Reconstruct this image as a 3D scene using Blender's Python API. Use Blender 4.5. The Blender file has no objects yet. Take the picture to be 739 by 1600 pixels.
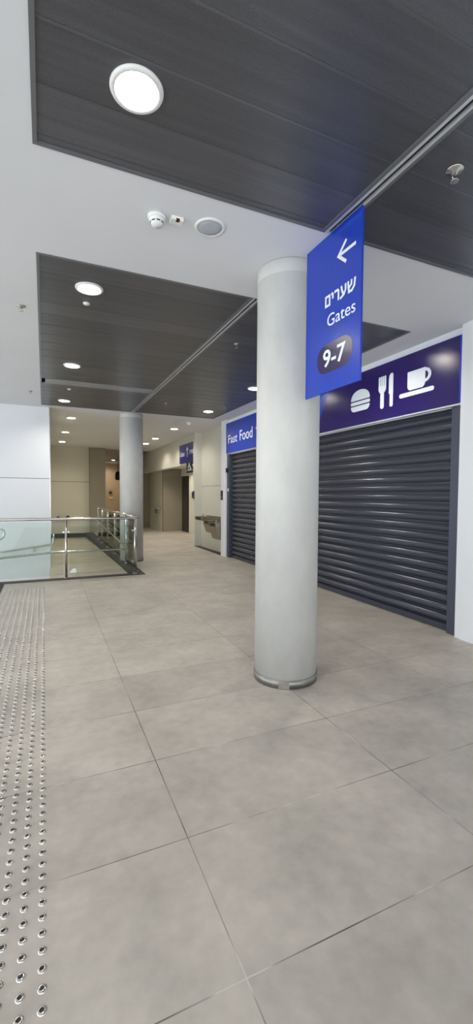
import bpy, bmesh, math, random
from mathutils import Matrix, Vector
random.seed(7)
scn = bpy.context.scene
COL = scn.collection
PI = math.pi
CEIL = 3.38

# ------------------------------------------------------------------ camera
YAW, PITCH, ROLL, FPX, EYE = 0.41983, -0.040315, -0.0062145, 674.18, 1.55
f = Vector((math.sin(YAW)*math.cos(PITCH), math.cos(YAW)*math.cos(PITCH), math.sin(PITCH)))
r0 = Vector((math.cos(YAW), -math.sin(YAW), 0))
d0 = f.cross(r0)
rt = r0*math.cos(ROLL) + d0*math.sin(ROLL)
dn = f.cross(rt)
cam_d = bpy.data.cameras.new('camera')
cam = bpy.data.objects.new('camera', cam_d); COL.objects.link(cam)
m = Matrix.Identity(4)
for i in range(3):
    m[i][0] = rt[i]; m[i][1] = -dn[i]; m[i][2] = -f[i]
m[2][3] = EYE
cam.matrix_world = m
cam_d.sensor_fit = 'VERTICAL'; cam_d.sensor_height = 36.0
cam_d.lens = FPX*36.0/1600.0
cam_d.clip_start = 0.05; cam_d.clip_end = 200
scn.camera = cam

# ------------------------------------------------------------------ materials
def S(*c):                                            # sRGB 0-255 -> linear rgba
    o = []
    for v in c:
        v /= 255.0
        o.append(v/12.92 if v <= .04045 else ((v+.055)/1.055)**2.4)
    return (*o, 1.0)

def mat(name, col, rough=.5, metal=0.0, spec=.5, noise=None, bump=None, coat=0.0):
    """noise = (scale xyz, amount, detail): mottles the colour; bump = (scale, strength)."""
    M = bpy.data.materials.new(name); M.use_nodes = True
    nt = M.node_tree; b = nt.nodes['Principled BSDF']
    b.inputs['Base Color'].default_value = col
    b.inputs['Roughness'].default_value = rough
    b.inputs['Metallic'].default_value = metal
    b.inputs['Specular IOR Level'].default_value = spec
    b.inputs['Coat Weight'].default_value = coat
    if noise or bump:
        g = nt.nodes.new('ShaderNodeNewGeometry')
    if noise:
        mp = nt.nodes.new('ShaderNodeMapping'); mp.inputs['Scale'].default_value = noise[0]
        nz = nt.nodes.new('ShaderNodeTexNoise'); nz.inputs['Scale'].default_value = 1.0
        nz.inputs['Detail'].default_value = noise[2]; nz.inputs['Roughness'].default_value = .6
        rp = nt.nodes.new('ShaderNodeMapRange')
        rp.inputs['From Min'].default_value = .3; rp.inputs['From Max'].default_value = .7
        rp.inputs['To Min'].default_value = 1-noise[1]; rp.inputs['To Max'].default_value = 1+noise[1]
        hs = nt.nodes.new('ShaderNodeHueSaturation'); hs.inputs['Color'].default_value = col
        nt.links.new(g.outputs['Position'], mp.inputs['Vector'])
        nt.links.new(mp.outputs['Vector'], nz.inputs['Vector'])
        nt.links.new(nz.outputs['Fac'], rp.inputs['Value'])
        nt.links.new(rp.outputs['Result'], hs.inputs['Value'])
        nt.links.new(hs.outputs['Color'], b.inputs['Base Color'])
    if bump:
        nb = nt.nodes.new('ShaderNodeTexNoise'); nb.inputs['Scale'].default_value = bump[0]
        nb.inputs['Detail'].default_value = 4
        bp = nt.nodes.new('ShaderNodeBump'); bp.inputs['Strength'].default_value = bump[1]
        bp.inputs['Distance'].default_value = .01
        nt.links.new(g.outputs['Position'], nb.inputs['Vector'])
        nt.links.new(nb.outputs['Fac'], bp.inputs['Height'])
        nt.links.new(bp.outputs['Normal'], b.inputs['Normal'])
    return M

def emit(name, col, strength):
    M = bpy.data.materials.new(name); M.use_nodes = True
    nt = M.node_tree; nt.nodes.clear()
    e = nt.nodes.new('ShaderNodeEmission'); e.inputs['Color'].default_value = col
    e.inputs['Strength'].default_value = strength
    o = nt.nodes.new('ShaderNodeOutputMaterial'); nt.links.new(e.outputs[0], o.inputs['Surface'])
    return M

def glass_mat():
    M = bpy.data.materials.new('clear_glass'); M.use_nodes = True
    nt = M.node_tree; nt.nodes.clear()
    t = nt.nodes.new('ShaderNodeBsdfTransparent'); t.inputs['Color'].default_value = (.90, .945, .925, 1)
    g = nt.nodes.new('ShaderNodeBsdfGlossy'); g.inputs['Roughness'].default_value = .02
    fr = nt.nodes.new('ShaderNodeFresnel'); fr.inputs['IOR'].default_value = 1.3
    mx = nt.nodes.new('ShaderNodeMixShader'); o = nt.nodes.new('ShaderNodeOutputMaterial')
    nt.links.new(fr.outputs[0], mx.inputs['Fac']); nt.links.new(t.outputs[0], mx.inputs[1])
    nt.links.new(g.outputs[0], mx.inputs[2]); nt.links.new(mx.outputs[0], o.inputs['Surface'])
    return M

def tile_mat(name, base, joints):
    """large concrete-look porcelain tiles, 1.2 x 0.62 m, stack bond, thin patchy joints"""
    M = bpy.data.materials.new(name); M.use_nodes = True
    nt = M.node_tree; N = nt.nodes.new; L = nt.links.new
    b = nt.nodes['Principled BSDF']
    g = N('ShaderNodeNewGeometry')
    sub = N('ShaderNodeVectorMath'); sub.operation = 'SUBTRACT'; sub.inputs[1].default_value = (.577, 1.19, 0)
    L(g.outputs['Position'], sub.inputs[0])
    br = N('ShaderNodeTexBrick'); br.offset = 0; br.squash = 1
    br.inputs['Scale'].default_value = 1; br.inputs['Brick Width'].default_value = 1.2
    br.inputs['Row Height'].default_value = .62; br.inputs['Mortar Size'].default_value = .0026
    br.inputs['Mortar Smooth'].default_value = .25; br.inputs['Bias'].default_value = 0
    br.inputs['Color1'].default_value = (.91, .91, .91, 1); br.inputs['Color2'].default_value = (1.07, 1.07, 1.05, 1)
    br.inputs['Mortar'].default_value = (.9, .9, .9, 1)
    L(sub.outputs[0], br.inputs['Vector'])
    n1 = N('ShaderNodeTexNoise'); n1.inputs['Scale'].default_value = 2.3; n1.inputs['Detail'].default_value = 9; n1.inputs['Roughness'].default_value = .62
    L(g.outputs['Position'], n1.inputs['Vector'])
    r1 = N('ShaderNodeMapRange'); r1.inputs['From Min'].default_value = .3; r1.inputs['From Max'].default_value = .7
    r1.inputs['To Min'].default_value = .80; r1.inputs['To Max'].default_value = 1.16
    L(n1.outputs['Fac'], r1.inputs['Value'])
    n2 = N('ShaderNodeTexNoise'); n2.inputs['Scale'].default_value = 14; n2.inputs['Detail'].default_value = 6
    L(g.outputs['Position'], n2.inputs['Vector'])
    r2 = N('ShaderNodeMapRange'); r2.inputs['From Min'].default_value = .3; r2.inputs['From Max'].default_value = .7
    r2.inputs['To Min'].default_value = .93; r2.inputs['To Max'].default_value = 1.07
    L(n2.outputs['Fac'], r2.inputs['Value'])
    mu = N('ShaderNodeMath'); mu.operation = 'MULTIPLY'; L(r1.outputs[0], mu.inputs[0]); L(r2.outputs[0], mu.inputs[1])
    mc = N('ShaderNodeMix'); mc.data_type = 'RGBA'; mc.blend_type = 'MULTIPLY'; mc.inputs['Factor'].default_value = 1
    mc.inputs['A'].default_value = base; L(br.outputs['Color'], mc.inputs['B'])
    m2 = N('ShaderNodeMix'); m2.data_type = 'RGBA'; m2.blend_type = 'MULTIPLY'; m2.inputs['Factor'].default_value = 1
    L(mc.outputs['Result'], m2.inputs['A']); L(mu.outputs[0], m2.inputs['B'])
    # joint colour: mostly grey, dark or chalky in stretches
    n3 = N('ShaderNodeTexNoise'); n3.inputs['Scale'].default_value = 2.6; n3.inputs['Detail'].default_value = 3
    L(g.outputs['Position'], n3.inputs['Vector'])
    cr = N('ShaderNodeValToRGB')
    cr.color_ramp.elements[0].position = .36; cr.color_ramp.elements[0].color = S(72, 70, 66)
    cr.color_ramp.elements[1].position = .64; cr.color_ramp.elements[1].color = S(190, 187, 180)
    e = cr.color_ramp.elements.new(.46); e.color = S(112, 108, 101)
    e = cr.color_ramp.elements.new(.58); e.color = S(146, 142, 134)
    L(n3.outputs['Fac'], cr.inputs['Fac'])
    m3 = N('ShaderNodeMix'); m3.data_type = 'RGBA'
    L(br.outputs['Fac'], m3.inputs['Factor']); L(m2.outputs['Result'], m3.inputs['A']); L(cr.outputs['Color'], m3.inputs['B'])
    L(m3.outputs['Result'] if joints else m2.outputs['Result'], b.inputs['Base Color'])
    b.inputs['Roughness'].default_value = .42
    b.inputs['Specular IOR Level'].default_value = .38
    bp = N('ShaderNodeBump'); bp.inputs['Strength'].default_value = .25; bp.inputs['Distance'].default_value = .003; bp.invert = True
    L(br.outputs['Fac'], bp.inputs['Height']); L(bp.outputs['Normal'], b.inputs['Normal'])
    return M

def plank_mat():
    """dark perforated metal ceiling sheet: brushed streaks along the plank, each plank a shade of its own"""
    M = mat('dark_metal_sheet', S(95, 96, 101), .36, .5, .5)
    nt = M.node_tree; N = nt.nodes.new; L = nt.links.new; b = nt.nodes['Principled BSDF']
    g = N('ShaderNodeNewGeometry')
    mp = N('ShaderNodeMapping'); mp.inputs['Scale'].default_value = (1.2, 26, 1)
    L(g.outputs['Position'], mp.inputs['Vector'])
    n = N('ShaderNodeTexNoise'); n.inputs['Scale'].default_value = 1; n.inputs['Detail'].default_value = 5
    L(mp.outputs['Vector'], n.inputs['Vector'])
    r = N('ShaderNodeMapRange'); r.inputs['From Min'].default_value = .25; r.inputs['From Max'].default_value = .75
    r.inputs['To Min'].default_value = .86; r.inputs['To Max'].default_value = 1.14
    L(n.outputs['Fac'], r.inputs['Value'])
    r2 = N('ShaderNodeMapRange'); r2.inputs['To Min'].default_value = .88; r2.inputs['To Max'].default_value = 1.12
    L(g.outputs['Random Per Island'], r2.inputs['Value'])
    v = N('ShaderNodeTexVoronoi'); v.inputs['Scale'].default_value = 150; L(g.outputs['Position'], v.inputs['Vector'])
    r3 = N('ShaderNodeMapRange'); r3.inputs['From Max'].default_value = .6; r3.inputs['To Min'].default_value = .84; r3.inputs['To Max'].default_value = 1.1
    L(v.outputs['Distance'], r3.inputs['Value'])
    a = N('ShaderNodeMath'); a.operation = 'MULTIPLY'; L(r.outputs[0], a.inputs[0]); L(r2.outputs[0], a.inputs[1])
    a2 = N('ShaderNodeMath'); a2.operation = 'MULTIPLY'; L(a.outputs[0], a2.inputs[0]); L(r3.outputs[0], a2.inputs[1])
    hs = N('ShaderNodeHueSaturation'); hs.inputs['Color'].default_value = S(95, 96, 101)
    L(a2.outputs[0], hs.inputs['Value']); L(hs.outputs['Color'], b.inputs['Base Color'])
    return M

MT = {
 'white': mat('white_wall_panel', S(232, 233, 236), .45, noise=((.8, .8, .8), .015, 3)),
 'paint': mat('white_paint', S(222, 223, 226), .75, noise=((1.2, 1.2, 1.2), .02, 4)),
 'cream': mat('cream_wall_panel', S(216, 215, 206), .55, noise=((.9, .9, .9), .02, 3)),
 'beige': mat('beige_wall_panel', S(218, 214, 197), .6, noise=((.9, .9, .9), .02, 3)),
 'taupe': mat('taupe_wall_panel', S(142, 134, 116), .6, noise=((.9, .9, .9), .03, 3)),
 'tan': mat('tan_wall', S(166, 144, 118), .6, noise=((.7, .7, .7), .06, 3)),
 'floor': tile_mat('concrete_look_tile', S(177, 170, 161), True),
 'ramp': tile_mat('ramp_tile', S(176, 168, 152), True),
 'kerb': mat('dark_stone', S(44, 42, 38), .6, noise=((9, 9, 9), .12, 4)),
 'conc': mat('smooth_concrete', S(196, 195, 190), .62, noise=((2.6, 2.6, 1.5), .12, 8), bump=(14, .12)),
 'steel': mat('stainless_steel', S(196, 194, 188), .24, 1.0, noise=((30, 30, 30), .06, 3)),
 'stud': mat('polished_steel', S(206, 202, 194), .2, 1.0),
 'band': mat('brushed_steel_band', S(158, 156, 151), .48, 1.0, noise=((14, 14, 4), .12, 4)),
 'sheet': plank_mat(),
 'frame': mat('grey_edge_trim', S(122, 123, 127), .4, .5),
 'track': mat('pale_metal_track', S(205, 206, 209), .4, .4),
 'strip': mat('pale_grey_strip', S(150, 151, 154), .5, .2),
 'fsteel': mat('fountain_steel', S(150, 143, 130), .3, 1.0),
 'groove': mat('panel_joint', S(120, 120, 118), .7),
 'black': mat('black_plastic', S(24, 24, 26), .45),
 'slate': mat('slate_shutter_paint', S(62, 65, 77), .24, .15, .6),
 'slate2': mat('slate_rail_paint', S(70, 75, 90), .4, .2, .5),
 'blue': mat('sign_blue', S(22, 58, 172), .27, 0, .6),
 'blue2': mat('sign_deep_blue', S(42, 48, 128), .35, 0, .4),
 'purple': mat('sign_purple', S(36, 20, 92), .24, 0, .5),
 'pill': mat('sign_plum', S(40, 28, 78), .24, 0, .7),
 'letter': mat('sign_white', S(232, 238, 244), .5),
 'plast': mat('white_plastic', S(232, 232, 228), .4),
 'grille': mat('grey_speaker_grille', S(178, 182, 190), .6, noise=((160, 160, 160), .2, 2)),
 'red': mat('dark_red_lens', S(70, 14, 18), .15),
 'door': mat('dark_door_paint', S(44, 42, 40), .45),
 'navy': mat('navy_plate', S(40, 38, 96), .4),
 'brass': mat('yellow_notice', S(206, 186, 110), .5),
 'glass': glass_mat(),
 'refl': mat('white_reflector', S(240, 240, 236), .35),
 'lamp': emit('lamp_diffuser', (1.0, .94, .84, 1), 300.0),
 'lampw': emit('warm_lamp_diffuser', (1.0, .92, .79, 1), 340.0),
}

# ------------------------------------------------------------------ mesh builder
class MB:
    def __init__(s): s.v = []; s.f = []; s.sm = []
    def add(s, vs, fs, smooth=False):
        o = len(s.v); s.v += [tuple(p) for p in vs]
        s.f += [tuple(i+o for i in q) for q in fs]; s.sm += [smooth]*len(fs)
        return s
    def box(s, x0, x1, y0, y1, z0, z1):
        vs = [(x, y, z) for z in (z0, z1) for y in (y0, y1) for x in (x0, x1)]
        return s.add(vs, [(0, 2, 3, 1), (4, 5, 7, 6), (0, 1, 5, 4), (2, 6, 7, 3), (0, 4, 6, 2), (1, 3, 7, 5)])
    def lathe(s, prof, c=(0, 0, 0), n=32, axis='Z', smooth=True, cap=True):
        """prof: list of (radius, height); closed with caps at both ends where the radius is not zero"""
        vs = []; fs = []
        def P(r, h, a):
            x, y = r*math.cos(a), r*math.sin(a)
            return {'Z': (c[0]+x, c[1]+y, c[2]+h), 'X': (c[0]+h, c[1]+x, c[2]+y), 'Y': (c[0]+y, c[1]+h, c[2]+x)}[axis]
        for r, h in prof:
            for k in range(n): vs.append(P(max(r, 1e-5), h, 2*PI*k/n))
        for i in range(len(prof)-1):
            for k in range(n):
                a, b_ = i*n+k, i*n+(k+1) % n
                fs.append((a, b_, b_+n, a+n))
        s.add(vs, fs, smooth)
        if cap:
            o = len(s.v)-len(vs)
            s.f.append(tuple(o+k for k in reversed(range(n)))); s.sm.append(False)
            e = o+(len(prof)-1)*n
            s.f.append(tuple(e+k for k in range(n))); s.sm.append(False)
        return s
    def cyl(s, c, r, h, n=32, axis='Z'): return s.lathe([(r, 0), (r, h)], c, n, axis)
    def tube(s, pts, r, n=12, closed=False):
        pts = [Vector(p) for p in pts]; vs = []; fs = []; prev = None
        m_ = len(pts)
        for i, p in enumerate(pts):
            a = pts[(i-1) % m_] if (closed or i > 0) else p
            b_ = pts[(i+1) % m_] if (closed or i < m_-1) else p
            t = (b_-a).normalized()
            if prev is None:
                u = t.orthogonal().normalized()
            else:
                u = (prev - t*prev.dot(t)).normalized()
            prev = u; w = t.cross(u)
            for k in range(n):
                q = 2*PI*k/n
                vs.append(p+u*(r*math.cos(q))+w*(r*math.sin(q)))
        for i in range(m_ if closed else m_-1):
            j = (i+1) % m_
            for k in range(n):
                fs.append((i*n+k, i*n+(k+1) % n, j*n+(k+1) % n, j*n+k))
        s.add(vs, fs, True)
        if not closed:
            o = len(s.v)-len(vs)
            s.f.append(tuple(o+k for k in reversed(range(n)))); s.sm.append(False)
            e = o+(m_-1)*n
            s.f.append(tuple(e+k for k in range(n))); s.sm.append(False)
        return s
    def prism(s, poly, to3, t0, t1, smooth=False):
        """poly: 2-D outline; to3(u, v, t) -> xyz"""
        n = len(poly)
        vs = [to3(u, v, t0) for u, v in poly]+[to3(u, v, t1) for u, v in poly]
        fs = [tuple(range(n)), tuple(reversed(range(n, 2*n)))]
        fs += [(k, k+n, (k+1) % n+n, (k+1) % n) for k in range(n)]
        return s.add(vs, fs, smooth)
    def mesh(s, name):
        me = bpy.data.meshes.new(name); me.from_pydata(s.v, [], s.f)
        me.polygons.foreach_set('use_smooth', s.sm)
        bm = bmesh.new(); bm.from_mesh(me)
        bmesh.ops.recalc_face_normals(bm, faces=bm.faces); bm.to_mesh(me); bm.free()
        me.update(); return me
    def build(s, name, material, parent=None, bevel=0):
        me = s.mesh(name); me.materials.append(MT[material] if isinstance(material, str) else material)
        o = bpy.data.objects.new(name, me); COL.objects.link(o)
        if bevel:
            bv = o.modifiers.new('bevel', 'BEVEL'); bv.width = bevel; bv.segments = 2; bv.limit_method = 'ANGLE'
            bv.angle_limit = math.radians(40)
        if parent:
            o.parent = parent; o.matrix_parent_inverse = parent.matrix_world.inverted()
        return o

def bx(*a): return MB().box(*a)
def empty(name, loc, label, cat, group=None):
    o = bpy.data.objects.new(name, None); COL.objects.link(o)
    o.empty_display_size = .1; o.matrix_world = Matrix.Translation(Vector(loc))
    o['label'] = label; o['category'] = cat
    if group: o['group'] = group
    return o
def tag(o, label, cat, group=None, kind=None):
    o['label'] = label; o['category'] = cat
    if group: o['group'] = group
    if kind: o['kind'] = kind
    return o
def struct(o): o['kind'] = 'structure'; return o
def cut(o, cutter):
    """bake a boolean difference into o"""
    c = cutter.build('cutter', 'paint')
    md = o.modifiers.new('cut', 'BOOLEAN'); md.operation = 'DIFFERENCE'; md.object = c; md.solver = 'EXACT'
    bpy.context.view_layer.update()
    dg = bpy.context.evaluated_depsgraph_get()
    me = bpy.data.meshes.new_from_object(o.evaluated_get(dg))
    o.modifiers.remove(md); o.data = me
    bpy.data.objects.remove(c)
    return o

def copy_tree(o, loc):
    c = o.copy(); COL.objects.link(c); c.matrix_world = Matrix.Translation(Vector(loc))
    for ch in list(o.children):
        d = ch.copy(); COL.objects.link(d); d.parent = c; d.matrix_parent_inverse = ch.matrix_parent_inverse.copy()
        for g in list(ch.children):
            e = g.copy(); COL.objects.link(e); e.parent = d; e.matrix_parent_inverse = g.matrix_parent_inverse.copy()
    return c

# sign faces look towards -X: u runs right on the sign (towards -Y), v runs up
def face_x(x):    return lambda u, v, t: (x - t, u, v)
def face_y(y):    return lambda u, v, t: (u, y - t, v)

def text(s, name, parent, material, box, x, thick=.003, bold=0.0, plane='x'):
    """lettering fitted to box = (left, right, bottom, top of a capital/full letter run)"""
    cu = bpy.data.curves.new(name, 'FONT'); cu.body = s; cu.size = 1.0; cu.offset = bold
    cu.resolution_u = 6
    t = bpy.data.objects.new('tmp_text', cu); COL.objects.link(t)
    bpy.context.view_layer.update()
    me = bpy.data.meshes.new_from_object(t.evaluated_get(bpy.context.evaluated_depsgraph_get()))
    bpy.data.objects.remove(t); bpy.data.curves.remove(cu)
    xs = [v.co.x for v in me.vertices]; ys = [v.co.y for v in me.vertices]
    l, r, b_, tp = box
    sx = (r-l)/(max(xs)-min(xs)); sy = (tp-b_)/(max(ys)-min(ys))
    x0, y0 = min(xs), min(ys)
    bm = bmesh.new(); bm.from_mesh(me)
    bmesh.ops.dissolve_limit(bm, angle_limit=.001, verts=bm.verts, edges=bm.edges)
    ret = bmesh.ops.extrude_face_region(bm, geom=bm.faces[:])
    ev = [g for g in ret['geom'] if isinstance(g, bmesh.types.BMVert)]
    es = set(ev)
    for v in bm.verts:
        u = l+(v.co.x-x0)*sx; w = b_+(v.co.y-y0)*sy; q = thick if v in es else -.0005
        v.co = (x-q, u, w) if plane == 'x' else (u, x-q, w)
    bmesh.ops.recalc_face_normals(bm, faces=bm.faces)
    bm.to_mesh(me); bm.free()
    me.materials.clear(); me.materials.append(MT[material]); me.name = name
    for p in me.polygons: p.use_smooth = False
    o = bpy.data.objects.new(name, me); COL.objects.link(o)
    o.parent = parent; o.matrix_parent_inverse = parent.matrix_world.inverted()
    return o

def stroke(pts, w):
    """outline of a polyline of width w"""
    P = [Vector(p) for p in pts]; L, R = [], []
    for i, p in enumerate(P):
        a = (P[i]-P[i-1]).normalized() if i else (P[1]-P[0]).normalized()
        b_ = (P[i+1]-P[i]).normalized() if i < len(P)-1 else a
        n1 = Vector((-a.y, a.x)); n2 = Vector((-b_.y, b_.x)); n_ = (n1+n2).normalized()
        k = w/2/max(.3, n_.dot(n1))
        L.append(p+n_*k); R.append(p-n_*k)
    return [tuple(q) for q in L+R[::-1]]
def hebrew_gates(parent, box, x):
    # the word for gates in bold square letters, drawn left to right as seen: final mem, yod, resh, ayin, shin
    l, r, b_, tp = box; M_ = MB(); n = [0]
    A = 4.26                                             # total advance in glyph units
    def put(off, pts, w=.21):
        q = stroke([(px+off, py) for px, py in pts], w)
        M_.prism([(l+(r-l)*u/A, b_+(tp-b_)*v) for u, v in q], face_x(x), -.0005, .0010+.00006*n[0]); n[0] += 1
    put(0, [(.105, 0), (.105, 1)]); put(0, [(.0, .9), (.70, .9)], .2); put(0, [(.68, 1), (.68, 0)]); put(0, [(0, .1), (.78, .1)], .2)
    put(.93, [(0, .9), (.16, .9), (.22, .82), (.22, .45)])
    put(1.38, [(0, .9), (.45, .9), (.58, .77), (.58, 0)])
    put(2.20, [(.72, 1), (.72, .5), (.52, .2), (.0, .02)]); put(2.20, [(.14, 1), (.24, .6), (.42, .25)])
    put(3.14, [(.11, 1), (.16, .5), (.24, .1)]); put(3.14, [(.12, .1), (.62, .1), (.92, .38), (1.01, 1)]); put(3.14, [(.56, 1), (.54, .62), (.2, .42)], .19)
    return M_.build('hebrew_lettering', 'letter', parent)
def rrect(l, r, b_, t, rad, n=8):
    """rounded rectangle, signed sizes allowed on u"""
    sx = 1 if r > l else -1; out = []
    for cx, cy, a0 in ((r-sx*rad, t-rad, 0), (l+sx*rad, t-rad, 90), (l+sx*rad, b_+rad, 180), (r-sx*rad, b_+rad, 270)):
        for k in range(n+1):
            a = math.radians(a0+90*k/n); out.append((cx+sx*rad*math.cos(a), cy+rad*math.sin(a)))
    return out
def disc2(c, r, n=24): return [(c[0]+r*math.cos(2*PI*k/n), c[1]+r*math.sin(2*PI*k/n)) for k in range(n)]

# ================================================================== THE SETTING
XW = 4.15                                    # storefront line
fl = MB()
fl.box(-.63, 8, -5, 8.27, -.3, 0).box(1.78, 8, 8.27, 30, -.3, 0)
struct(fl.build('floor', 'floor'))
k = MB()
k.box(-.78, -.63, -5, 8.27, -.3, .004)
k.box(-.78, 1.78, 8.27, 8.47, -.6, .006)
k.box(1.53, 1.78, 8.47, 18.04, -.6, .006)
struct(k.build('trim_1', 'kerb'))
# ramp behind the railing: flat landing at the corner, one run up to the far end, one run down to the left
rp = MB()
rp.add([(.13, 8.47, -.05), (1.53, 8.47, -.05), (1.53, 9.6, -.05), (.13, 9.6, -.05),
        (1.53, 14.6, -.14), (.13, 14.6, -.14), (1.53, 18.3, -.2), (.13, 18.3, -.2),
        (-8, 8.47, -1.0), (-8, 10.1, -1.0), (.10, 10.1, -.34), (.10, 8.47, -.34), (.10, 8.47, -.05), (.10, 10.1, -.05), (.13, 10.1, -.055)],
       [(0, 1, 2, 3), (3, 2, 4, 5), (5, 4, 6, 7), (8, 11, 10, 9), (11, 12, 13, 10), (12, 0, 14, 13)])
struct(rp.build('floor_ramp', 'ramp'))
# steps down beside the studded strip
st = MB()
for i in range(9): st.box(-.78-.32*(i+1), -.78-.32*i, 2.2, 8.27, -1.8, -.165*(i+1))
st.box(-8, -.78-.32*9, -5, 8.27, -1.9, -1.65).box(-.78-.32*9, -.78, -5, 2.2, -1.9, -1.65)
struct(st.build('floor_stairs', 'ramp'))

# ceiling plate with openings
ce = bx(-8, 8, -5, 30, CEIL, CEIL+.03).build('ceiling', 'paint')
F1 = (-.035, 3.76, -1.9, 2.565); F2 = (-.035, 3.76, 3.68, 9.83); F3 = (1.6, 4.3, 18.6, 26.5)
cb = MB()
for x0, x1, y0, y1 in (F1, F2, F3): cb.box(x0, x1, y0, y1, CEIL-.1, CEIL+.1)
LX, RX = .39, 3.335
dark_lights = [(.405, 2.045), (LX, 4.13), (LX, 6.67), (LX, 9.24), (RX, 4.2), (RX, 6.75), (RX, 9.03)]
pale_lights = [(.625, 11.24), (.605, 13.89), (.605, 16.49), (3.35, 11.83), (3.37, 14.13), (3.40, 15.71)]
HR = .102
for x, y in pale_lights: cb.cyl((x, y, CEIL-.1), HR, .3, 24)
struct(cut(ce, cb))
struct(bx(-8, 8, -5, 30, CEIL+.25, CEIL+.35).build('ceiling_light_block', 'paint'))  # unseen slab added above the ceiling openings to block light

# white wall at the end of the ramp, facing the hall, with one panel joint
GZ = 1.868
w = MB()
w.box(-8, .118, 10.1, 10.25, -1.9, GZ-.006).box(-8, .118, 10.1, 10.25, GZ+.006, CEIL)
struct(w.build('wall_left', 'white'))
struct(bx(-8, .116, 10.106, 10.24, GZ-.006, GZ+.006).build('trim_5', 'groove'))
struct(bx(-.02, .13, 10.25, 18.3, -.7, CEIL).build('wall_ramp_side', 'beige'))
struct(bx(.118, .134, 10.085, 10.26, -.6, CEIL-.004).build('trim_2', 'steel'))
# storefront wall
sw = MB()
sw.box(4.09, 4.6, -5, 3.225, 0, CEIL).box(4.105, 4.6, 3.232, 3.30, 0, CEIL)
sw.box(4.17, 4.6, 3.30, 9.87, 2.53, CEIL).box(4.30, 4.6, 3.30, 9.87, 0, 2.53)
sw.box(4.10, 4.6, 9.87, 10.02, 0, CEIL).box(4.108, 4.6, 10.026, 10.18, 0, CEIL)
struct(sw.build('wall_right', 'white'))
nw = MB()
NZ = 1.79
nw.box(4.33, 4.6, 10.18, 12.3, 0, NZ-.006).box(4.33, 4.6, 10.18, 12.3, NZ+.006, CEIL)
nw.box(4.12, 4.9, 12.3, 12.46, 0, CEIL)
struct(nw.build('wall_niche', 'cream'))
struct(bx(4.337, 4.6, 10.18, 12.3, NZ-.006, NZ+.006).build('trim_6', 'groove'))
struct(bx(4.10, 4.27, 10.18, 12.3, 0, .004).build('trim_3', 'black'))
# bulkhead over the opening to the side passage, and the passage
fa = MB().box(4.17, 4.40, 12.46, 20, 2.50, CEIL)
struct(fa.build('wall_bulkhead', 'cream'))
pc = bx(4.40, 8, 12.46, 23, 2.60, 2.66).build('ceiling_passage', 'beige')
pass_lights = [(4.62, 15.96), (4.72, 18.7)]
cb = MB()
for x, y in pass_lights: cb.cyl((x, y, 2.5), HR, .3, 24)
struct(cut(pc, cb))
struct(bx(4.4, 8, 12.46, 23, 2.85, 2.9).build('ceiling_passage_slab', 'beige'))
pw = MB().box(5.30, 5.45, 12.46, 16.55, 0, 2.6).box(5.30, 5.45, 16.55, 17.6, 2.3, 2.6).box(5.42, 5.45, 16.55, 17.6, 0, 2.3)
struct(pw.build('wall_passage', 'beige'))
pb = MB().box(4.52, 5.45, 17.6, 17.75, 0, 2.6)
struct(pb.build('wall_passage_end', 'taupe'))
struct(bx(4.52, 4.67, 17.75, 20.0, 0, 2.6).build('wall_passage_side', 'beige'))
struct(MB().box(4.22, 4.67, 20.0, 20.15, 0, 2.6).build('wall_passage_pier', 'taupe'))
struct(bx(4.22, 4.37, 20.15, 26.5, 0, CEIL).build('wall_far_right', 'beige'))
# far left walls
bz = 2.02
bw = MB().box(-.2, 1.67, 18.3, 18.45, -.4, bz-.009).box(-.2, 1.67, 18.3, 18.45, bz+.009, CEIL)
struct(bw.build('wall_far_left', 'beige'))
struct(bx(-.2, 1.67, 18.307, 18.44, bz-.009, bz+.009).build('trim_7', 'groove'))
struct(bx(.13, 1.67, 18.275, 18.3, -.25, -.03).build('baseboard_far_left', 'kerb'))
struct(bx(1.67, 2.27, 18.05, 18.6, -.4, CEIL).build('wall_far_pier', 'taupe'))
struct(bx(2.12, 2.27, 18.6, 26.5, 0, CEIL).build('wall_far_side', 'beige'))
struct(bx(2.12, 4.4, 26.5, 26.65, 0, CEIL).build('wall_back', 'tan'))
struct(bx(2.27, 4.22, 25.0, 25.15, 3.26, CEIL).build('trim_4', 'cream'))

# doors
d1 = struct(bx(5.315, 5.36, 16.6, 17.55, 0.0, 2.3).build('door_1', 'door'))
bx(5.305, 5.316, 16.66, 16.70, .2, 2.2).build('door_edge', 'black', d1)
MB().tube([(5.315, 16.72, 1.02), (5.27, 16.72, 1.02), (5.27, 16.86, 1.02)], .012).build('door_handle', 'steel', d1)
d2 = struct(bx(4.19, 4.22, 20.6, 21.5, 0, 2.15).build('door_2', 'door'))
bx(4.184, 4.19, 20.95, 21.15, 1.4, 1.75).build('door_notice', 'brass', d2)

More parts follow.
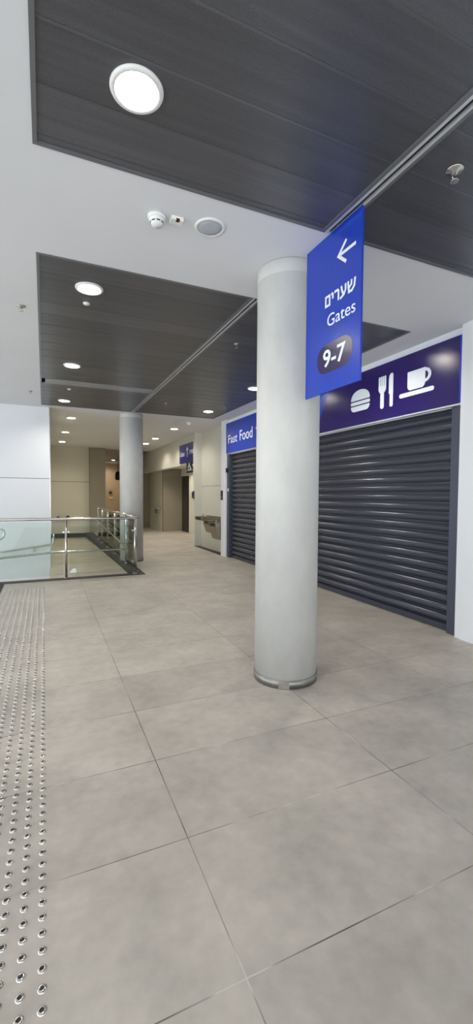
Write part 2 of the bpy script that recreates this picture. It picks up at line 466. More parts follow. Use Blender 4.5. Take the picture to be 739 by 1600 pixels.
# ================================================================== COLUMNS
def column(c, label):
    t = empty('concrete_column', (c[0], c[1], 0), label, 'column', 'round concrete columns')
    R_ = .262
    MB().lathe([(R_, .02), (R_, CEIL-.115), (R_-.004, CEIL-.11), (R_-.004, CEIL-.10), (R_, CEIL-.095), (R_, CEIL-.012), (R_-.012, CEIL-.001)], (c[0], c[1], 0), 72).build('shaft', 'conc', t)
    b_ = MB().lathe([(R_+.001, 0.001), (R_+.007, .001), (R_+.007, .068), (R_+.001, .068)], (c[0], c[1], 0), 72, cap=False).build('base_band', 'band', t)
    a = math.atan2(-c[1], -c[0])-.03
    M_ = MB()
    for da, hw in ((0, .16),):
        vs = []; n = 8
        for k_ in range(n+1):
            q = a-hw+2*hw*k_/n
            for rr, z in ((R_+.0075, .004), (R_+.011, .004), (R_+.011, .064), (R_+.0075, .064)):
                vs.append((c[0]+rr*math.cos(q), c[1]+rr*math.sin(q), z))
        fs = [(0, 1, 2, 3), tuple(4*n+i for i in (3, 2, 1, 0))]
        for k_ in range(n):
            for i in range(4):
                fs.append((4*k_+i, 4*k_+4+i, 4*k_+4+(i+1) % 4, 4*k_+(i+1) % 4))
        M_.add(vs, fs)
    M_.build('band_joint_plate', 'steel', b_)
    return t
column((1.873, 3.154), 'large round grey concrete column standing beside the hanging blue gates sign')
column((1.855, 10.13), 'round grey concrete column standing behind the corner of the glass railing')

# ================================================================== DARK METAL CEILING PANELS
def ceiling_field(x0, x1, y0, y1, phase, label, lights, strip=None, group='dark metal ceiling panels'):
    t = empty('metal_ceiling_panel', ((x0+x1)/2, (y0+y1)/2, CEIL), label, 'ceiling panel', group)
    s_ = MB(); y = phase
    e = .022
    while y > y0: y -= .3
    while y < y1:
        if y0+e+.02 < y < y1-e-.02 and not (strip and abs(y-strip) < .16):
            s_.box(x0+e, x1-e, y-.007, y+.007, CEIL+.0022, CEIL+.0038)
        a, b_ = max(y+.0005, y0+e), min(y+.2995, y1-e)
        if b_-a > .02 and not (strip and abs((a+b_)/2-strip) < .15):
            s_.box(x0+e, x1-e, a, b_, CEIL+.004, CEIL+.020)
        y += .3
    o = s_.build('plank_sheet', 'sheet')
    cb_ = MB(); n = 0
    for lx, ly in lights:
        if x0 < lx < x1 and y0 < ly < y1: cb_.cyl((lx, ly, CEIL-.2), HR, .5, 32); n += 1
    if n: cut(o, cb_)
    o.parent = t; o.matrix_parent_inverse = t.matrix_world.inverted()
    bx(x0+e, x1-e, y0+e, y1-e, CEIL+.034, CEIL+.036).build('backing_sheet', 'black', t) if not n else None
    fr = MB()
    for a in ((x0, x0+e, y0, y1), (x1-e, x1, y0, y1), (x0+e, x1-e, y0, y0+e), (x0+e, x1-e, y1-e, y1)):
        fr.box(*a, CEIL-.006, CEIL+.03)
    fr.build('edge_frame', 'frame', t)
    if strip:
        q = [v for v in [phase+.3*i for i in range(-40, 60)] if abs(v+.15-strip) < .15][0]
        bx(x0+e+.05, x1-e, q+.01, q+.29, CEIL-.004, CEIL+.018).build('pale_strip', 'strip', t)
    return t
TX0, TX1 = 1.80, 1.865
LI = dark_lights
ceiling_field(F1[0], TX0, F1[2], F1[3], 1.90, 'large dark grey metal ceiling panel holding the nearest big lit downlight', LI)
ceiling_field(TX1, F1[1], F1[2], F1[3], 1.90, 'dark metal ceiling panel with a sprinkler, above the upper edge of the blue gates sign', LI)
ceiling_field(F2[0], TX0, F2[2], F2[3], 4.00, 'dark metal ceiling panel with three lit downlights and a pale cross strip', LI, strip=7.75)
ceiling_field(TX1, F2[1], F2[2], F2[3], 4.00, 'dark metal ceiling panel running alongside the food court sign', LI)
far_lights = [(3.47, 24.26), (3.30, 25.7)]
ceiling_field(F3[0], F3[1], F3[2], F3[3], 18.6, 'small dark ceiling panel far down the corridor past the second column', far_lights)
def track(y0, y1, label):
    t = empty('ceiling_track', (1.83, (y0+y1)/2, CEIL), label, 'track', 'ceiling tracks')
    bx(TX0+.002, TX1-.002, y0+.004, y1-.004, CEIL+.012, CEIL+.03).build('channel', 'black', t)
    bx(TX0+.002, TX0+.019, y0+.004, y1-.004, CEIL-.008, CEIL+.012).build('flange', 'track', t)
    bx(TX1-.013, TX1-.002, y0+.004, y1-.004, CEIL-.008, CEIL+.012).build('flange', 'track', t)
    y = y0+.3
    while y < y1:
        MB().cyl((TX0+.0105, y, CEIL-.010), .004, .003, 10).build('rivet', 'steel', t); y += .6
track(F1[2], F1[3], 'pale metal ceiling track meeting the top of the blue gates sign')
track(F2[2], F2[3], 'pale metal ceiling track ending in front of the column behind the railing')

# ================================================================== DOWNLIGHTS
def lamp_proto(material):
    t = empty('downlight', (0, 0, 0), 'x', 'ceiling light')
    MB().lathe([(.094, .004), (.094, -.006), (.100, -.012), (.116, -.010), (.120, -.002), (.120, .0035), (.094, .004)], n=48, cap=False).build('trim_ring', 'plast', t)
    MB().lathe([(.094, -.004), (.088, .055), (.091, .055), (.0975, -.002)], n=48, cap=False).build('reflector', 'refl', t)
    MB().lathe([(.0875, .052), (.0875, .056)], n=48).build('diffuser', material, t)
    MB().lathe([(.096, .008), (.098, .06), (.085, .11), (.05, .13), (0, .13)], n=32, cap=False).build('housing', 'frame', t)
    return t
pa = lamp_proto('lamp'); pb_ = lamp_proto('lampw')
G1 = 'round recessed downlights'
lamps = [
 (pa, .405, 2.045, CEIL, 'largest lit round downlight, in the nearest dark ceiling panel'),
 (pa, LX, 4.13, CEIL, 'lit round downlight at the front of the dark panel with the pale strip'),
 (pa, LX, 6.67, CEIL, 'lit round downlight just in front of the pale strip across the dark panel'),
 (pa, LX, 9.24, CEIL, 'lit round downlight beyond the pale strip, near the far edge of the dark panel'),
 (pa, RX, 4.2, CEIL, 'round downlight in the dark panel tip behind the gates sign'),
 (pa, RX, 6.75, CEIL, 'lit round downlight right beside the big column, above the fast food lettering'),
 (pa, RX, 9.03, CEIL, 'lit round downlight at the far corner of the dark panel by the fast food sign'),
 (pb_, .625, 11.24, CEIL, 'first of three lit downlights in a row behind the white wall edge'),
 (pb_, .605, 13.89, CEIL, 'second of three lit downlights in a row behind the white wall edge'),
 (pb_, .605, 16.49, CEIL, 'third of three downlights behind the white wall edge, nearest the beige wall'),
 (pb_, 3.35, 11.83, CEIL, 'first of three lit downlights beyond the second column, near the white ceiling dome'),
 (pb_, 3.37, 14.13, CEIL, 'second of three lit downlights in the pale ceiling beyond the second column'),
 (pb_, 3.40, 15.71, CEIL, 'third lit downlight beyond the second column, farthest of that row'),
 (pb_, 4.62, 15.96, 2.60, 'lit downlight in the low passage ceiling, the one next to the wheelchair sign'),
 (pb_, 4.72, 18.7, 2.60, 'lit downlight in the low passage ceiling, farther in than the one by the wheelchair sign'),
 (pb_, 3.47, 24.26, CEIL+.004, 'smaller distant lit downlight in the far dark ceiling before the tan wall'),
 (pb_, 3.30, 25.7, CEIL+.004, 'most distant small lit downlight, closest to the taupe pier edge and tan wall'),
]
used = set()
for P_, x, y, z, lb in lamps:
    if P_ not in used:
        used.add(P_); o = P_; o.matrix_world = Matrix.Translation((x, y, z))
    else:
        o = copy_tree(P_, (x, y, z))
    o['label'] = lb; o['group'] = G1

# ================================================================== CEILING DEVICES
c = (.70, 2.886)
t = empty('smoke_detector', (c[0], c[1], CEIL), 'white domed smoke detector on the ceiling left of the dark red indicator', 'smoke detector')
MB().lathe([(.060, CEIL), (.060, CEIL-.016), (.052, CEIL-.022)], (c[0], c[1], 0), 40).build('base', 'plast', t)
hd = MB().lathe([(.050, CEIL-.020), (.050, CEIL-.034), (.044, CEIL-.038), (.040, CEIL-.05), (.034, CEIL-.062), (.0, CEIL-.064)], (c[0], c[1], 0), 40, cap=False).build('sensor_head', 'plast', t)
v = MB()
for k_ in range(8):
    a = 2*PI*k_/8
    P2 = [(c[0]+rr*math.cos(a+da), c[1]+rr*math.sin(a+da)) for rr, da in ((.040, -.26), (.0445, -.26), (.0445, .26), (.040, .26))]
    v.prism(P2, lambda u, w_, q: (u, w_, q), CEIL-.047, CEIL-.040)
v.build('vent_slots', 'black', t)
c = (.826, 2.858)
t = empty('ceiling_indicator', (c[0], c[1], CEIL), 'small square white indicator unit with dark red lens beside the smoke detector', 'indicator')
bx(c[0]-.042, c[0]+.042, c[1]-.030, c[1]+.030, CEIL-.024, CEIL+.004).build('housing', 'plast', t, .004)
bx(c[0]-.010, c[0]+.014, c[1]-.0305, c[1]-.008, CEIL-.0265, CEIL-.012).build('lens', 'red', t, .001)
c = (1.059, 2.849)
t = empty('ceiling_speaker', (c[0], c[1], CEIL), 'round flush ceiling speaker with grey grille and white rim', 'speaker')
MB().lathe([(.083, CEIL-.004), (.086, CEIL-.010), (.100, CEIL-.008), (.105, CEIL)], (c[0], c[1], 0), 48, cap=False).build('rim', 'plast', t)
MB().lathe([(.085, CEIL-.0005), (.085, CEIL-.007), (.05, CEIL-.010), (.0, CEIL-.011)], (c[0], c[1], 0), 48, cap=False).build('grille', 'grille', t)

def sprinkler(x, y, z, label, k_=1.0):
    t = empty('sprinkler', (x, y, z), label, 'sprinkler', 'ceiling sprinklers')
    MB().lathe([(.036*k_, 0), (.034*k_, -.006*k_), (.014*k_, -.010*k_), (.010*k_, -.02*k_), (0, -.021*k_)], (x, y, z), 28).build('escutcheon', 'steel', t)
    fr = MB()
    for sg in (-1, 1):
        fr.tube([(x+sg*.009*k_, y, z-.018*k_), (x+sg*.013*k_, y, z-.032*k_), (x+sg*.004*k_, y, z-.046*k_)], .0022*k_, 8)
    fr.build('frame_arms', 'steel', t)
    MB().lathe([(.018*k_, 0), (.016*k_, -.003*k_)], (x, y, z-.046*k_), 24).build('deflector', 'steel', t)
sprinkler(2.13, 1.79, CEIL+.004, 'chrome sprinkler head in the dark panel above the gates sign', 1.35)
sprinkler(-.183, 4.786, CEIL, 'small sprinkler on the white ceiling beside the dark panel with the pale strip', 1.1)
sprinkler(-.205, 8.641, CEIL, 'tiny sprinkler on the white ceiling nearest the top of the white wall', 1.1)
sprinkler(2.167, 4.877, CEIL+.004, 'sprinkler in the dark panel close beside the big column', 1.1)
sprinkler(2.27, 8.6, CEIL+.004, 'tiny sprinkler in the dark panel near the end of the ceiling track', 1.1)
sprinkler(3.45, 8.35, CEIL+.004, 'tiny sprinkler in the dark panel above the far downlight by the fast food sign', 1.1)
for x, y, lb in ((.394, 4.456, 'small white disc detector right behind the front downlight of the striped dark panel'),
                 (.425, 8.185, 'small white disc detector in the dark panel behind the pale strip')):
    tag(MB().lathe([(.032, .004), (.032, -.006), (.026, -.012), (0, -.014)], (x, y, CEIL), 28).build('disc_detector', 'plast'), lb, 'detector', 'disc detectors')
t = empty('ceiling_camera', (3.40, 10.62, CEIL), 'small white dome camera on the pale ceiling by the recessed wall', 'camera')
MB().lathe([(.07, .004), (.07, -.02), (.058, -.03)], (3.40, 10.62, CEIL), 28).build('base', 'plast', t)
MB().lathe([(.052, -.03), (.046, -.05), (.028, -.068), (0, -.074)], (3.40, 10.62, CEIL), 28, cap=False).build('dome', 'refl', t)
sprinkler(3.05, 10.75, CEIL, 'dark speck of a sprinkler on the pale ceiling next to the dome camera', 1.1)

# ================================================================== HANGING GATES SIGN
SX = 1.856
t = empty('hanging_sign', (SX, 2.54, 2.285), 'tall blue hanging gates sign with arrow and plum number badge', 'sign')
bx(SX-.007, SX+.007, 2.225, 2.855, 2.285, CEIL-.001).build('panel', 'blue', t, .002)
xf = SX-.007
ar = MB()
zc = 3.175
ar.prism(stroke([(2.382, zc+.072), (2.466, zc), (2.382, zc-.072)], .021), face_x(xf), -.0005, .0010)
ar.prism([(2.455, zc+.0105), (2.455, zc-.0105), (2.285, zc-.0105), (2.285, zc+.0105)], face_x(xf), -.0005, .0012)
ar.build('arrow', 'letter', t)
hebrew_gates(t, (2.612, 2.278, 2.880, 2.960), xf)
text('Gates', 'lettering', t, 'letter', (2.582, 2.280, 2.738, 2.822), xf, .001, .0)
pl = MB().prism(rrect(2.700, 2.300, 2.418, 2.622, .10, 12), face_x(xf), -.0005, .0008).build('number_badge', 'pill', t)
text('9-7', 'gate_numbers', pl, 'letter', (2.625, 2.372, 2.460, 2.582), xf-.0008, .001, .016)

# ================================================================== STOREFRONT SIGN BOARD
BXF = 4.115
t = empty('sign_board', (4.14, 6.65, 2.545), 'long storefront sign board, blue with food lettering and purple with food icons', 'sign')
bx(BXF, 4.17, 3.30, 10.0, 2.553, 3.285).build('board', 'blue', t)
zb, zt = 2.556, 3.282
def ybound(z): return 5.72+(3.10-z)*.58
MB().prism([(ybound(zt), zt), (ybound(zb), zb), (3.335, zb), (3.335, zt)], face_x(BXF), -.0005, .002).build('purple_face', 'purple', t)
bx(BXF-.004, 4.17, 3.29, 10.02, 2.535, 2.553).build('bottom_trim', 'track', t)
text('Fast', 'lettering', t, 'letter', (9.73, 9.20, 2.785, 2.985), BXF, .003, .004)
text('Food', 'lettering', t, 'letter', (9.06, 8.40, 2.785, 3.02), BXF, .003, .004)
text('ריהמ', 'hebrew_lettering', t, 'letter', (8.24, 7.62, 2.79, 2.985), BXF, .003, .015)
text('ןוזמ', 'hebrew_lettering', t, 'letter', (7.42, 6.90, 2.73, 2.985), BXF, .003, .015)
IX = BXF-.002
def icon(name, polys):
    M_ = MB()
    for i, p in enumerate(polys): M_.prism(p, face_x(IX), -.0005, .003+.0003*i)
    return M_.build(name, 'letter', t)
# burger: domed bun, patty, lower bun
l, r_ = 5.13, 4.735
def seg(a, b_, z0, z1): return [(a, z0), (b_, z0), (b_, z1), (a, z1)]
cx, hw = (l+r_)/2, (l-r_)/2
top = [(cx+hw*math.cos(a), 2.905+.145*math.sin(a)**.85) for a in [PI*k_/20 for k_ in range(21)]]
low = [(l, 2.825), (r_, 2.825)]+[(r_+.01*(1-math.cos(q))+.06*(1-math.cos(q)), 2.825-.075*math.sin(q)) for q in [PI/2*k_/8 for k_ in range(1, 9)]]+[(l-.07*(1-math.cos(q)), 2.825-.075*math.sin(q)) for q in [PI/2*k_/8 for k_ in range(8, 0, -1)]]
icon('burger_icon', [top, rrect(l+.004, r_-.004, 2.842, 2.888, .02), low])
# fork and knife
F0 = 4.495
tines = [rrect(F0+o_+.014, F0+o_-.014, 2.985, 3.125, .012, 4) for o_ in (.054, .018, -.018, -.054)]
head = [(F0+.068, 3.02), (F0+.068, 2.965), (F0+.03, 2.925), (F0-.03, 2.925), (F0-.068, 2.965), (F0-.068, 3.02), (F0+.0, 3.0)]
head = [(F0+.068, 3.0), (F0+.068, 2.955), (F0+.055, 2.925), (F0+.028, 2.905), (F0-.028, 2.905), (F0-.055, 2.925), (F0-.068, 2.955), (F0-.068, 3.0)]
icon('fork_icon', tines+[head, rrect(F0+.032, F0-.032, 2.70, 2.93, .028)])
K0 = 4.33
icon('knife_icon', [rrect(K0+.028, K0-.028, 2.70, 2.93, .026), [(K0+.045, 2.87), (K0+.045, 3.06), (K0+.035, 3.105), (K0+.01, 3.13), (K0-.015, 3.13), (K0-.03, 3.11), (K0-.03, 2.87)]])
# cup on saucer
handle = []
for rr, rng in ((.105, range(0, 17)), (.062, range(16, -1, -1))):
    for k_ in rng:
        a = PI/2-PI*k_/16; handle.append((3.80-(rr*.92)*math.cos(a), 2.975+rr*.8*math.sin(a)))
cup = [(4.06, 3.065), (4.06, 2.885), (4.05, 2.86), (4.025, 2.84), (3.825, 2.84), (3.80, 2.86), (3.79, 2.885), (3.79, 3.065)]
sau = [(4.19, 2.815), (4.19, 2.795), (4.16, 2.775), (3.70, 2.775), (3.67, 2.795), (3.65, 2.825)]
sau = rrect(4.19, 3.66, 2.77, 2.822, .024)
icon('cup_icon', [cup, handle, sau])

# ================================================================== ROLLER SHUTTER
t = empty('roller_shutter', (4.2, 6.58, 0), 'long closed dark slate roller shutter with curved slats under the food sign', 'shutter')
SY0, SY1 = 3.43, 9.72
pitch = .1155
prof = []
n = 22
zbase = .075
for i in range(n):
    z0_ = zbase+i*pitch
    prof += [(4.242, z0_), (4.242, z0_+.010), (4.222, z0_+.012), (4.222, z0_+.016), (4.236, z0_+.017), (4.236, z0_+.021), (4.216, z0_+.022)]
    for k_ in range(0, 11):
        q = k_/10
        prof.append((4.216-.030*math.sin(PI*q)**.8, z0_+.022+(pitch-.028)*q))
    prof += [(4.216, z0_+pitch-.006), (4.222, z0_+pitch-.004), (4.222, z0_+pitch-.0005)]
ms = MB(); vs = []
for x, z in prof: vs += [(x, SY0-.03, z), (x, SY1+.03, z)]
fs = [(2*i, 2*i+1, 2*i+3, 2*i+2) for i in range(len(prof)-1)]
ms.add(vs, fs, True)
cur = ms.build('slat_curtain', 'slate', t)
cur.data.set_sharp_from_angle(angle=math.radians(35)) if hasattr(cur.data, 'set_sharp_from_angle') else None
bx(4.20, 4.243, SY0-.03, SY1+.03, .006, zbase+.002).build('bottom_bar', 'slate', t, .003)
for y0, y1 in ((3.305, SY0+.005), (SY1-.005, 9.865)):
    g_ = MB().box(4.14, 4.165, y0, y1, 0.001, 2.53).box(4.165, 4.285, y0, y0+.03 if y0 < 5 else y0+.02, .001, 2.53).box(4.165, 4.285, y1-.02, y1, .001, 2.53)
    g_.build('guide_rail', 'slate2', t)
bx(4.245, 4.29, SY0-.03, SY1+.03, 2.50, 2.53).build('head_trim', 'slate2', t)
bx(4.12, 4.14, 9.74, 9.79, 1.63, 1.70).build('lock_cover', 'plast', t, .003)
tag(bx(4.10, 4.139, 9.80, 9.862, 2.09, 2.20).build('sensor_box', 'black', None, .004), 'small black sensor box high on the far shutter guide rail', 'sensor')
def plate(x, y, z, label):
    q = empty('switch_plate', (x, y, z), label, 'switch', 'switch plates')
    bx(x-.014, x, y-.06, y+.06, z-.12, z+.12).build('back_plate', 'black', q, .003)
    bx(x-.018, x-.013, y-.052, y+.052, z+.01, z+.11).build('notice', 'navy', q)
    bx(x-.020, x-.013, y-.03, y+.03, z-.09, z-.02).build('button', 'frame', q, .002)
plate(4.108, 10.11, 1.53, 'black and navy switch plate on the white pier next to the shutter')
plate(4.12, 12.385, 1.53, 'black switch plate on the wall edge below the wheelchair sign')
plate(5.30, 16.1, 1.53, 'dark switch plate on the passage wall beside the black door')

# ================================================================== PASSAGE SIGNS
t = empty('direction_sign', (4.16, 13.2, 2.55), 'small navy gates sign with upward arrow on the cream bulkhead', 'sign')
bx(4.135, 4.17, 12.47, 13.95, 2.55, 3.15).build('panel', 'blue2', t)
text('Gates', 'lettering', t, 'letter', (13.85, 13.38, 2.77, 2.93), 4.135, .003, .01)
a_ = MB()
a_.prism([(13.12, 2.72), (13.07, 2.72), (13.07, 3.0), (13.12, 3.0)], face_x(4.135), -.0005, .003)
a_.prism(stroke([(13.185, 2.945), (13.095, 3.02), (13.005, 2.945)], .045), face_x(4.135), -.0005, .0034)
a_.build('arrow', 'letter', t)
hebrew_gates(t, (12.88, 12.48, 2.80, 2.92), 4.135)
t = empty('accessible_sign', (4.16, 12.83, 2.22), 'small black and navy wheelchair sign hanging under the navy gates sign', 'sign')
bx(4.142, 4.166, 12.465, 13.2, 2.22, 2.549).build('panel', 'black', t)
bx(4.138, 4.143, 12.465, 13.2, 2.225, 2.285).build('navy_band', 'navy', t)
w_ = MB(); fx = face_x(4.142)
w_.prism(disc2((12.92, 2.51), .03), fx, -.0005, .003)
ring = []
for k_ in range(0, 15): a = math.radians(100+250*k_/14); ring.append((12.89-.115*math.cos(a)*1.15, 2.385+.085*math.sin(a)))
w_.prism(stroke(ring, .03), fx, -.0005, .003)
w_.prism(stroke([(12.92, 2.49), (12.90, 2.405), (12.80, 2.40), (12.75, 2.33), (12.70, 2.345)], .032), fx, -.0005, .0034)
w_.prism(stroke([(12.91, 2.45), (12.82, 2.445)], .024), fx, -.0005, .0038)
w_.build('wheelchair_symbol', 'letter', t)
m_ = MB()
m_.prism([(12.62, 2.44), (12.52, 2.48), (12.52, 2.40)], fx, -.0005, .003)
m_.build('small_arrow', 'letter', t)
bx(4.136, 4.139, 12.5, 13.17, 2.29, 2.30).build('white_line', 'letter', t)
t = empty('far_sign', (4.3, 20.8, 2.62), 'distant navy sign hanging at the edge of the second column', 'sign')
bx(3.6, 4.5, 19.8, 19.83, 2.62, 3.2).build('panel', 'blue2', t)
MB().cyl((3.8, 19.815, 3.2), .01, .16, 8).build('hanger', 'steel', t); MB().cyl((4.3, 19.815, 3.2), .01, .16, 8).build('hanger', 'steel', t)
t = empty('pendant_speaker', (3.15, 21.0, 2.3), 'dark pendant speaker cluster left of the second column before the tan wall', 'speaker')
MB().lathe([(.05, .0), (.13, .03), (.14, .2), (.11, .36), (.03, .42)], (3.22, 21, 2.2), 24).build('body', 'black', t)
MB().cyl((3.22, 21, 2.6), .012, CEIL-2.6, 8).build('drop_rod', 'black', t)

# wall devices on the tan wall
t = empty('wall_bracket', (3.4, 26.5, 1.45), 'dark round bracket on the tan wall at the corridor end', 'bracket')
MB().cyl((3.62, 26.42, 1.62), .09, .08, 20, 'Y').build('disc', 'door', t)
tag(bx(3.55, 3.76, 26.46, 26.499, 1.27, 1.36).build('wall_plate', 'brass', None, .004), 'pale plate on the tan wall under the dark bracket', 'wall plate')

# hand dryer in the passage
t = empty('wall_shelf', (4.52, 18.5, .85), 'small steel shelf unit on the pale passage side wall past the dark column edge', 'shelf')
bx(4.34, 4.515, 17.95, 18.95, .93, .97).build('shelf', 'steel', t, .006)
bx(4.40, 4.519, 18.05, 18.6, .72, .93).build('box', 'band', t, .01)

# ================================================================== DRINKING FOUNTAIN
t = empty('drinking_fountain', (4.33, 11.0, .4), 'stainless steel two-level drinking fountain on the recessed cream wall', 'drinking fountain')
def basin(y0, y1, zt_, zb_, xf_, name):
    pr_ = [(4.328, zt_), (xf_, zt_), (xf_, zt_-.10), (xf_+.10, zb_), (4.328, zb_)]
    o = MB().prism(pr_, lambda u, v_, q: (u, q, v_), y0, y1).build(name, 'fsteel', t, .01)
    ym = (y0+y1)/2
    MB().lathe([(.13, .002), (.135, .008), (.115, .006), (.09, -.0), (.03, .001), (.0, .001)], (xf_+.16, ym, zt_-.001), 28, cap=False).build('bowl_rim', 'band', o)
    MB().tube([(xf_+.06, y0+.12, zt_), (xf_+.06, y0+.12, zt_+.05), (xf_+.085, y0+.15, zt_+.075), (xf_+.11, y0+.17, zt_+.07)], .013).build('spout', 'steel', o)
    bx(xf_-.008, xf_+.002, ym-.12, ym+.12, zt_-.085, zt_-.025).build('push_bar', 'black', o, .002)
    return o
bx(4.29, 4.329, 10.22, 11.75, .55, .95).build('back_panel', 'fsteel', t, .004)
basin(11.22, 11.86, .925, .80, 3.98, 'upper_basin')
basin(10.20, 10.70, .82, .39, 3.98, 'lower_basin')
MB().prism([(4.328, .85), (4.0, .85), (4.0, .74), (4.08, .52), (4.328, .52)], lambda u, v_, q: (u, q, v_), 10.75, 11.20).build('cooler_cabinet', 'fsteel', t, .008)
bx(3.994, 4.002, 10.86, 11.08, .77, .83).build('push_bar', 'black', t, .002)

# ================================================================== GLASS RAILINGS
RZ = 1.09
def post(x, y, t, z0=.006, top=RZ):
    p = MB().cyl((x, y, z0), .021, top-z0, 20).build('post', 'steel', t)
    MB().lathe([(.042, z0), (.042, z0+.010), (.024, z0+.014)], (x, y, 0), 24).build('base_flange', 'steel', p)
    return p
t = empty('glass_railing', (1.62, 8.42, 0), 'L-shaped glass railing with steel posts, top rail and handrail around the ramp', 'railing')
fp = [-3.4, -2.15, -.90, .36, 1.60]
for x in fp: post(x, 8.40, t)
for a, b_ in zip(fp[:-1], fp[1:]):
    g_ = bx(a+.05, b_-.05, 8.394, 8.406, .07, 1.03).build('glass_pane', 'glass', t)
    for xx, s_ in ((a, 1), (b_, -1)):
        for zz in (.25, .85): bx(min(xx+s_*.02, xx+s_*.062), max(xx+s_*.02, xx+s_*.062), 8.385, 8.415, zz-.012, zz+.012).build('clamp', 'steel', g_)
MB().tube([(-3.5, 8.40, RZ), (1.58, 8.40, RZ), (1.62, 8.405, RZ), (1.652, 8.43, RZ), (1.66, 8.47, RZ)], .025, 16).build('top_rail', 'steel', t)
MB().prism([(.42, .10), (.53, .10), (.53, .16), (.50, .185), (.45, .165), (.44, .135), (.42, .13)], face_y(8.394), 0, .001).build('sticker', 'letter', t)
sp = [8.62, 9.72, 11.4, 12.8, 14.05, 15.15]
for y in sp: post(1.66, y, t)
for a, b_ in zip(sp[:-1], sp[1:]):
    g_ = bx(1.654, 1.666, a+.05, b_-.05, .07, 1.03).build('glass_pane', 'glass', t)
    for yy, s_ in ((a, 1), (b_, -1)):
        for zz in (.25, .85): bx(1.645, 1.675, min(yy+s_*.02, yy+s_*.062), max(yy+s_*.02, yy+s_*.062), zz-.012, zz+.012).build('clamp', 'steel', g_)
MB().tube([(1.66, 8.48, RZ), (1.66, 15.2, RZ)], .025, 16).build('top_rail', 'steel', t)

# handrails of the ramp
hr = MB().tube([(-3.5, 8.56, .11), (-.9, 8.56, .395), (0.1, 8.56, .47), (1.40, 8.56, .47), (1.45, 8.565, .47), (1.49, 8.60, .468), (1.50, 8.65, .47), (1.50, 13.8, .71), (1.50, 15.1, .73)], .020, 14).build('handrail', 'steel', t)
br_ = [((.36, 8.42, .40), (.36, 8.56, .40), (.36, 8.56, .46)), ((-.9, 8.42, .32), (-.9, 8.56, .32), (-.9, 8.56, .38))]
for y in sp[1:]:
    z = .47+(y-8.65)*.0466 if y < 13.8 else .72
    br_.append(((1.64, y, z-.07), (1.5, y, z-.07), (1.5, y, z-.01)))
for b3 in br_: MB().tube(b3, .008, 10).build('bracket', 'steel', hr)
t = empty('wall_handrail', (-.5, 10.03, .4), 'steel handrail sloping along the foot of the white wall', 'handrail')
MB().tube([(-4, 10.02, -.06), (-.84, 10.02, .335), (.10, 10.02, .452), (.15, 10.02, .462), (.175, 10.02, .49), (.18, 10.02, .54), (.18, 10.02, .68)], .019, 14).build('rail', 'steel', t)
for x, z in ((-.2, .335), (-1.6, .16)):
    b_ = MB().tube([(x, 10.085, z), (x, 10.02, z), (x, 10.02, z+.07)], .008, 10).build('bracket', 'steel', t)
    MB().cyl((x, 10.088, z), .04, .011, 24, 'Y').build('rosette', 'steel', b_)
t = empty('divider_handrail', (-1.2, 9.2, .7), 'rounded steel handrail end at the picture edge in front of the white wall', 'handrail')
pts = [(-2.6, 9.2, .665), (-.80, 9.2, .675)]
for k_ in range(1, 12):
    a = -PI/2+PI*k_/12; pts.append((-.80+.11*math.cos(a), 9.2, .785+.11*math.sin(a)))
pts += [(-.80, 9.2, .895), (-2.6, 9.2, .885)]
MB().tube(pts, .020, 14).build('rail', 'steel', t)
for x in (-1.3, -2.5): MB().cyl((x, 9.2, -.34+(x-.10)*.0815-.01), .021, .34-(x-.10)*.0815+.01+.665, 16).build('post', 'steel', t)
t = empty('wall_rail', (.8, 18.25, .55), 'short steel rail with two dark end discs on the far beige wall', 'handrail')
MB().tube([(.50, 18.2, .60), (.86, 18.2, .62)], .020, 12).build('rail', 'steel', t)
for x, z in ((.50, .60), (.86, .62)):
    MB().cyl((x, 18.16, z), .06, .138, 20, 'Y').build('end_disc', 'door', t)

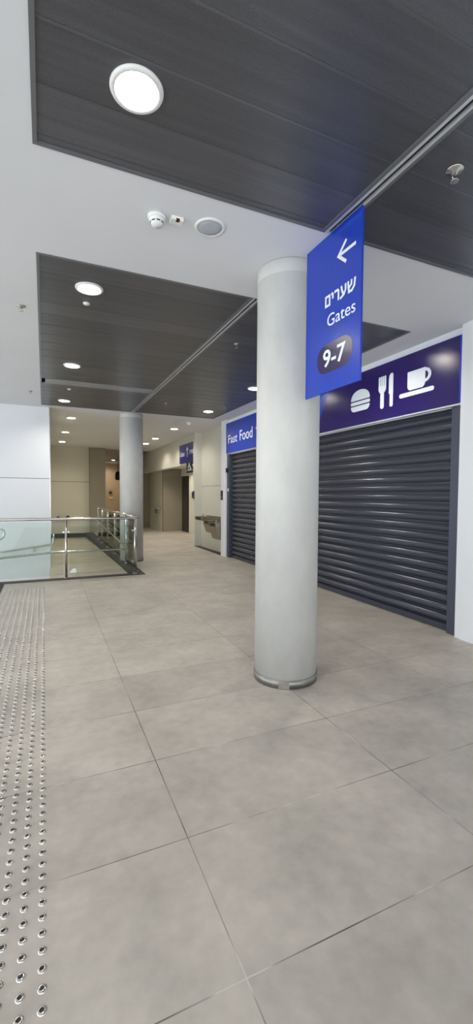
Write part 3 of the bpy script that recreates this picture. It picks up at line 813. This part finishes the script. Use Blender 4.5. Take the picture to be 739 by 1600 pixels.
# ================================================================== TACTILE STUDS
sm_ = MB().lathe([(.0155, .0002), (.0152, .0016), (.0130, .0042), (.0100, .0056), (.0071, .0058), (.0066, .0052), (.0, .0050)], n=18, cap=False).mesh('tactile_stud')
sm_.materials.append(MT['stud']); sm_.materials.append(MT['black'])
for p in sm_.polygons:
    if all(math.hypot(*sm_.vertices[i].co[:2]) < .0072 for i in p.vertices): p.material_index = 1
GX0, GP = -.022, .0625
def in_view(p):
    d = Vector(p)-Vector((0, 0, EYE)); z = d.dot(f)
    if z < .1: return 0
    x = d.dot(rt)/z*FPX+369.5; y = d.dot(dn)/z*FPX+800
    return z if (-6 < x < 745 and y < 1608) else 0
seen, rest = [], []
for i in range(10):
    for j in range(118):
        x, y = GX0-GP*i+.0000, .42+GP*j
        if y > 7.83: continue
        z = in_view((x, y, 0))
        (seen if z else rest).append((z, x, y))
seen.sort()
for z, x, y in seen[:300]:
    o = bpy.data.objects.new('tactile_stud', sm_); COL.objects.link(o); o.location = (x, y, 0)
    o['label'] = 'small domed steel stud of the tactile strip set in the grey floor'
    o['category'] = 'stud'; o['group'] = 'steel studs of the tactile strip'
far_ = MB()
for z, x, y in seen[300:]+rest:
    far_.lathe([(.0155, .0002), (.0152, .0016), (.0130, .0042), (.0100, .0056), (.0071, .0058), (.0066, .0052), (.0, .0050)], (x, y, 0), 12, cap=False)
fo = far_.build('tactile_studs', 'stud'); fo.data.materials.append(MT['black'])
for i_, p in enumerate(fo.data.polygons):
    if min(fo.data.vertices[v_].co.z for v_ in p.vertices) > .0049 and p.area < 2.2e-5 and sum(fo.data.vertices[v_].co.z for v_ in p.vertices)/len(p.vertices) < .00555: p.material_index = 1
tag(fo, 'far rows of steel studs closing on the dark kerb', 'studs', None, 'stuff')

# ================================================================== LIGHT
wd = bpy.data.worlds.new('daylight'); scn.world = wd; wd.use_nodes = True
bg = wd.node_tree.nodes['Background']
bg.inputs['Color'].default_value = (.86, .93, 1.0, 1); bg.inputs['Strength'].default_value = 2.6
# surroundings seen through the glazed front: plain ground
scn.view_settings.view_transform = 'Standard'
scn.view_settings.look = 'None'
scn.view_settings.gamma = 1.0
scn.view_settings.use_curve_mapping = False
scn.view_settings.exposure = 0.26
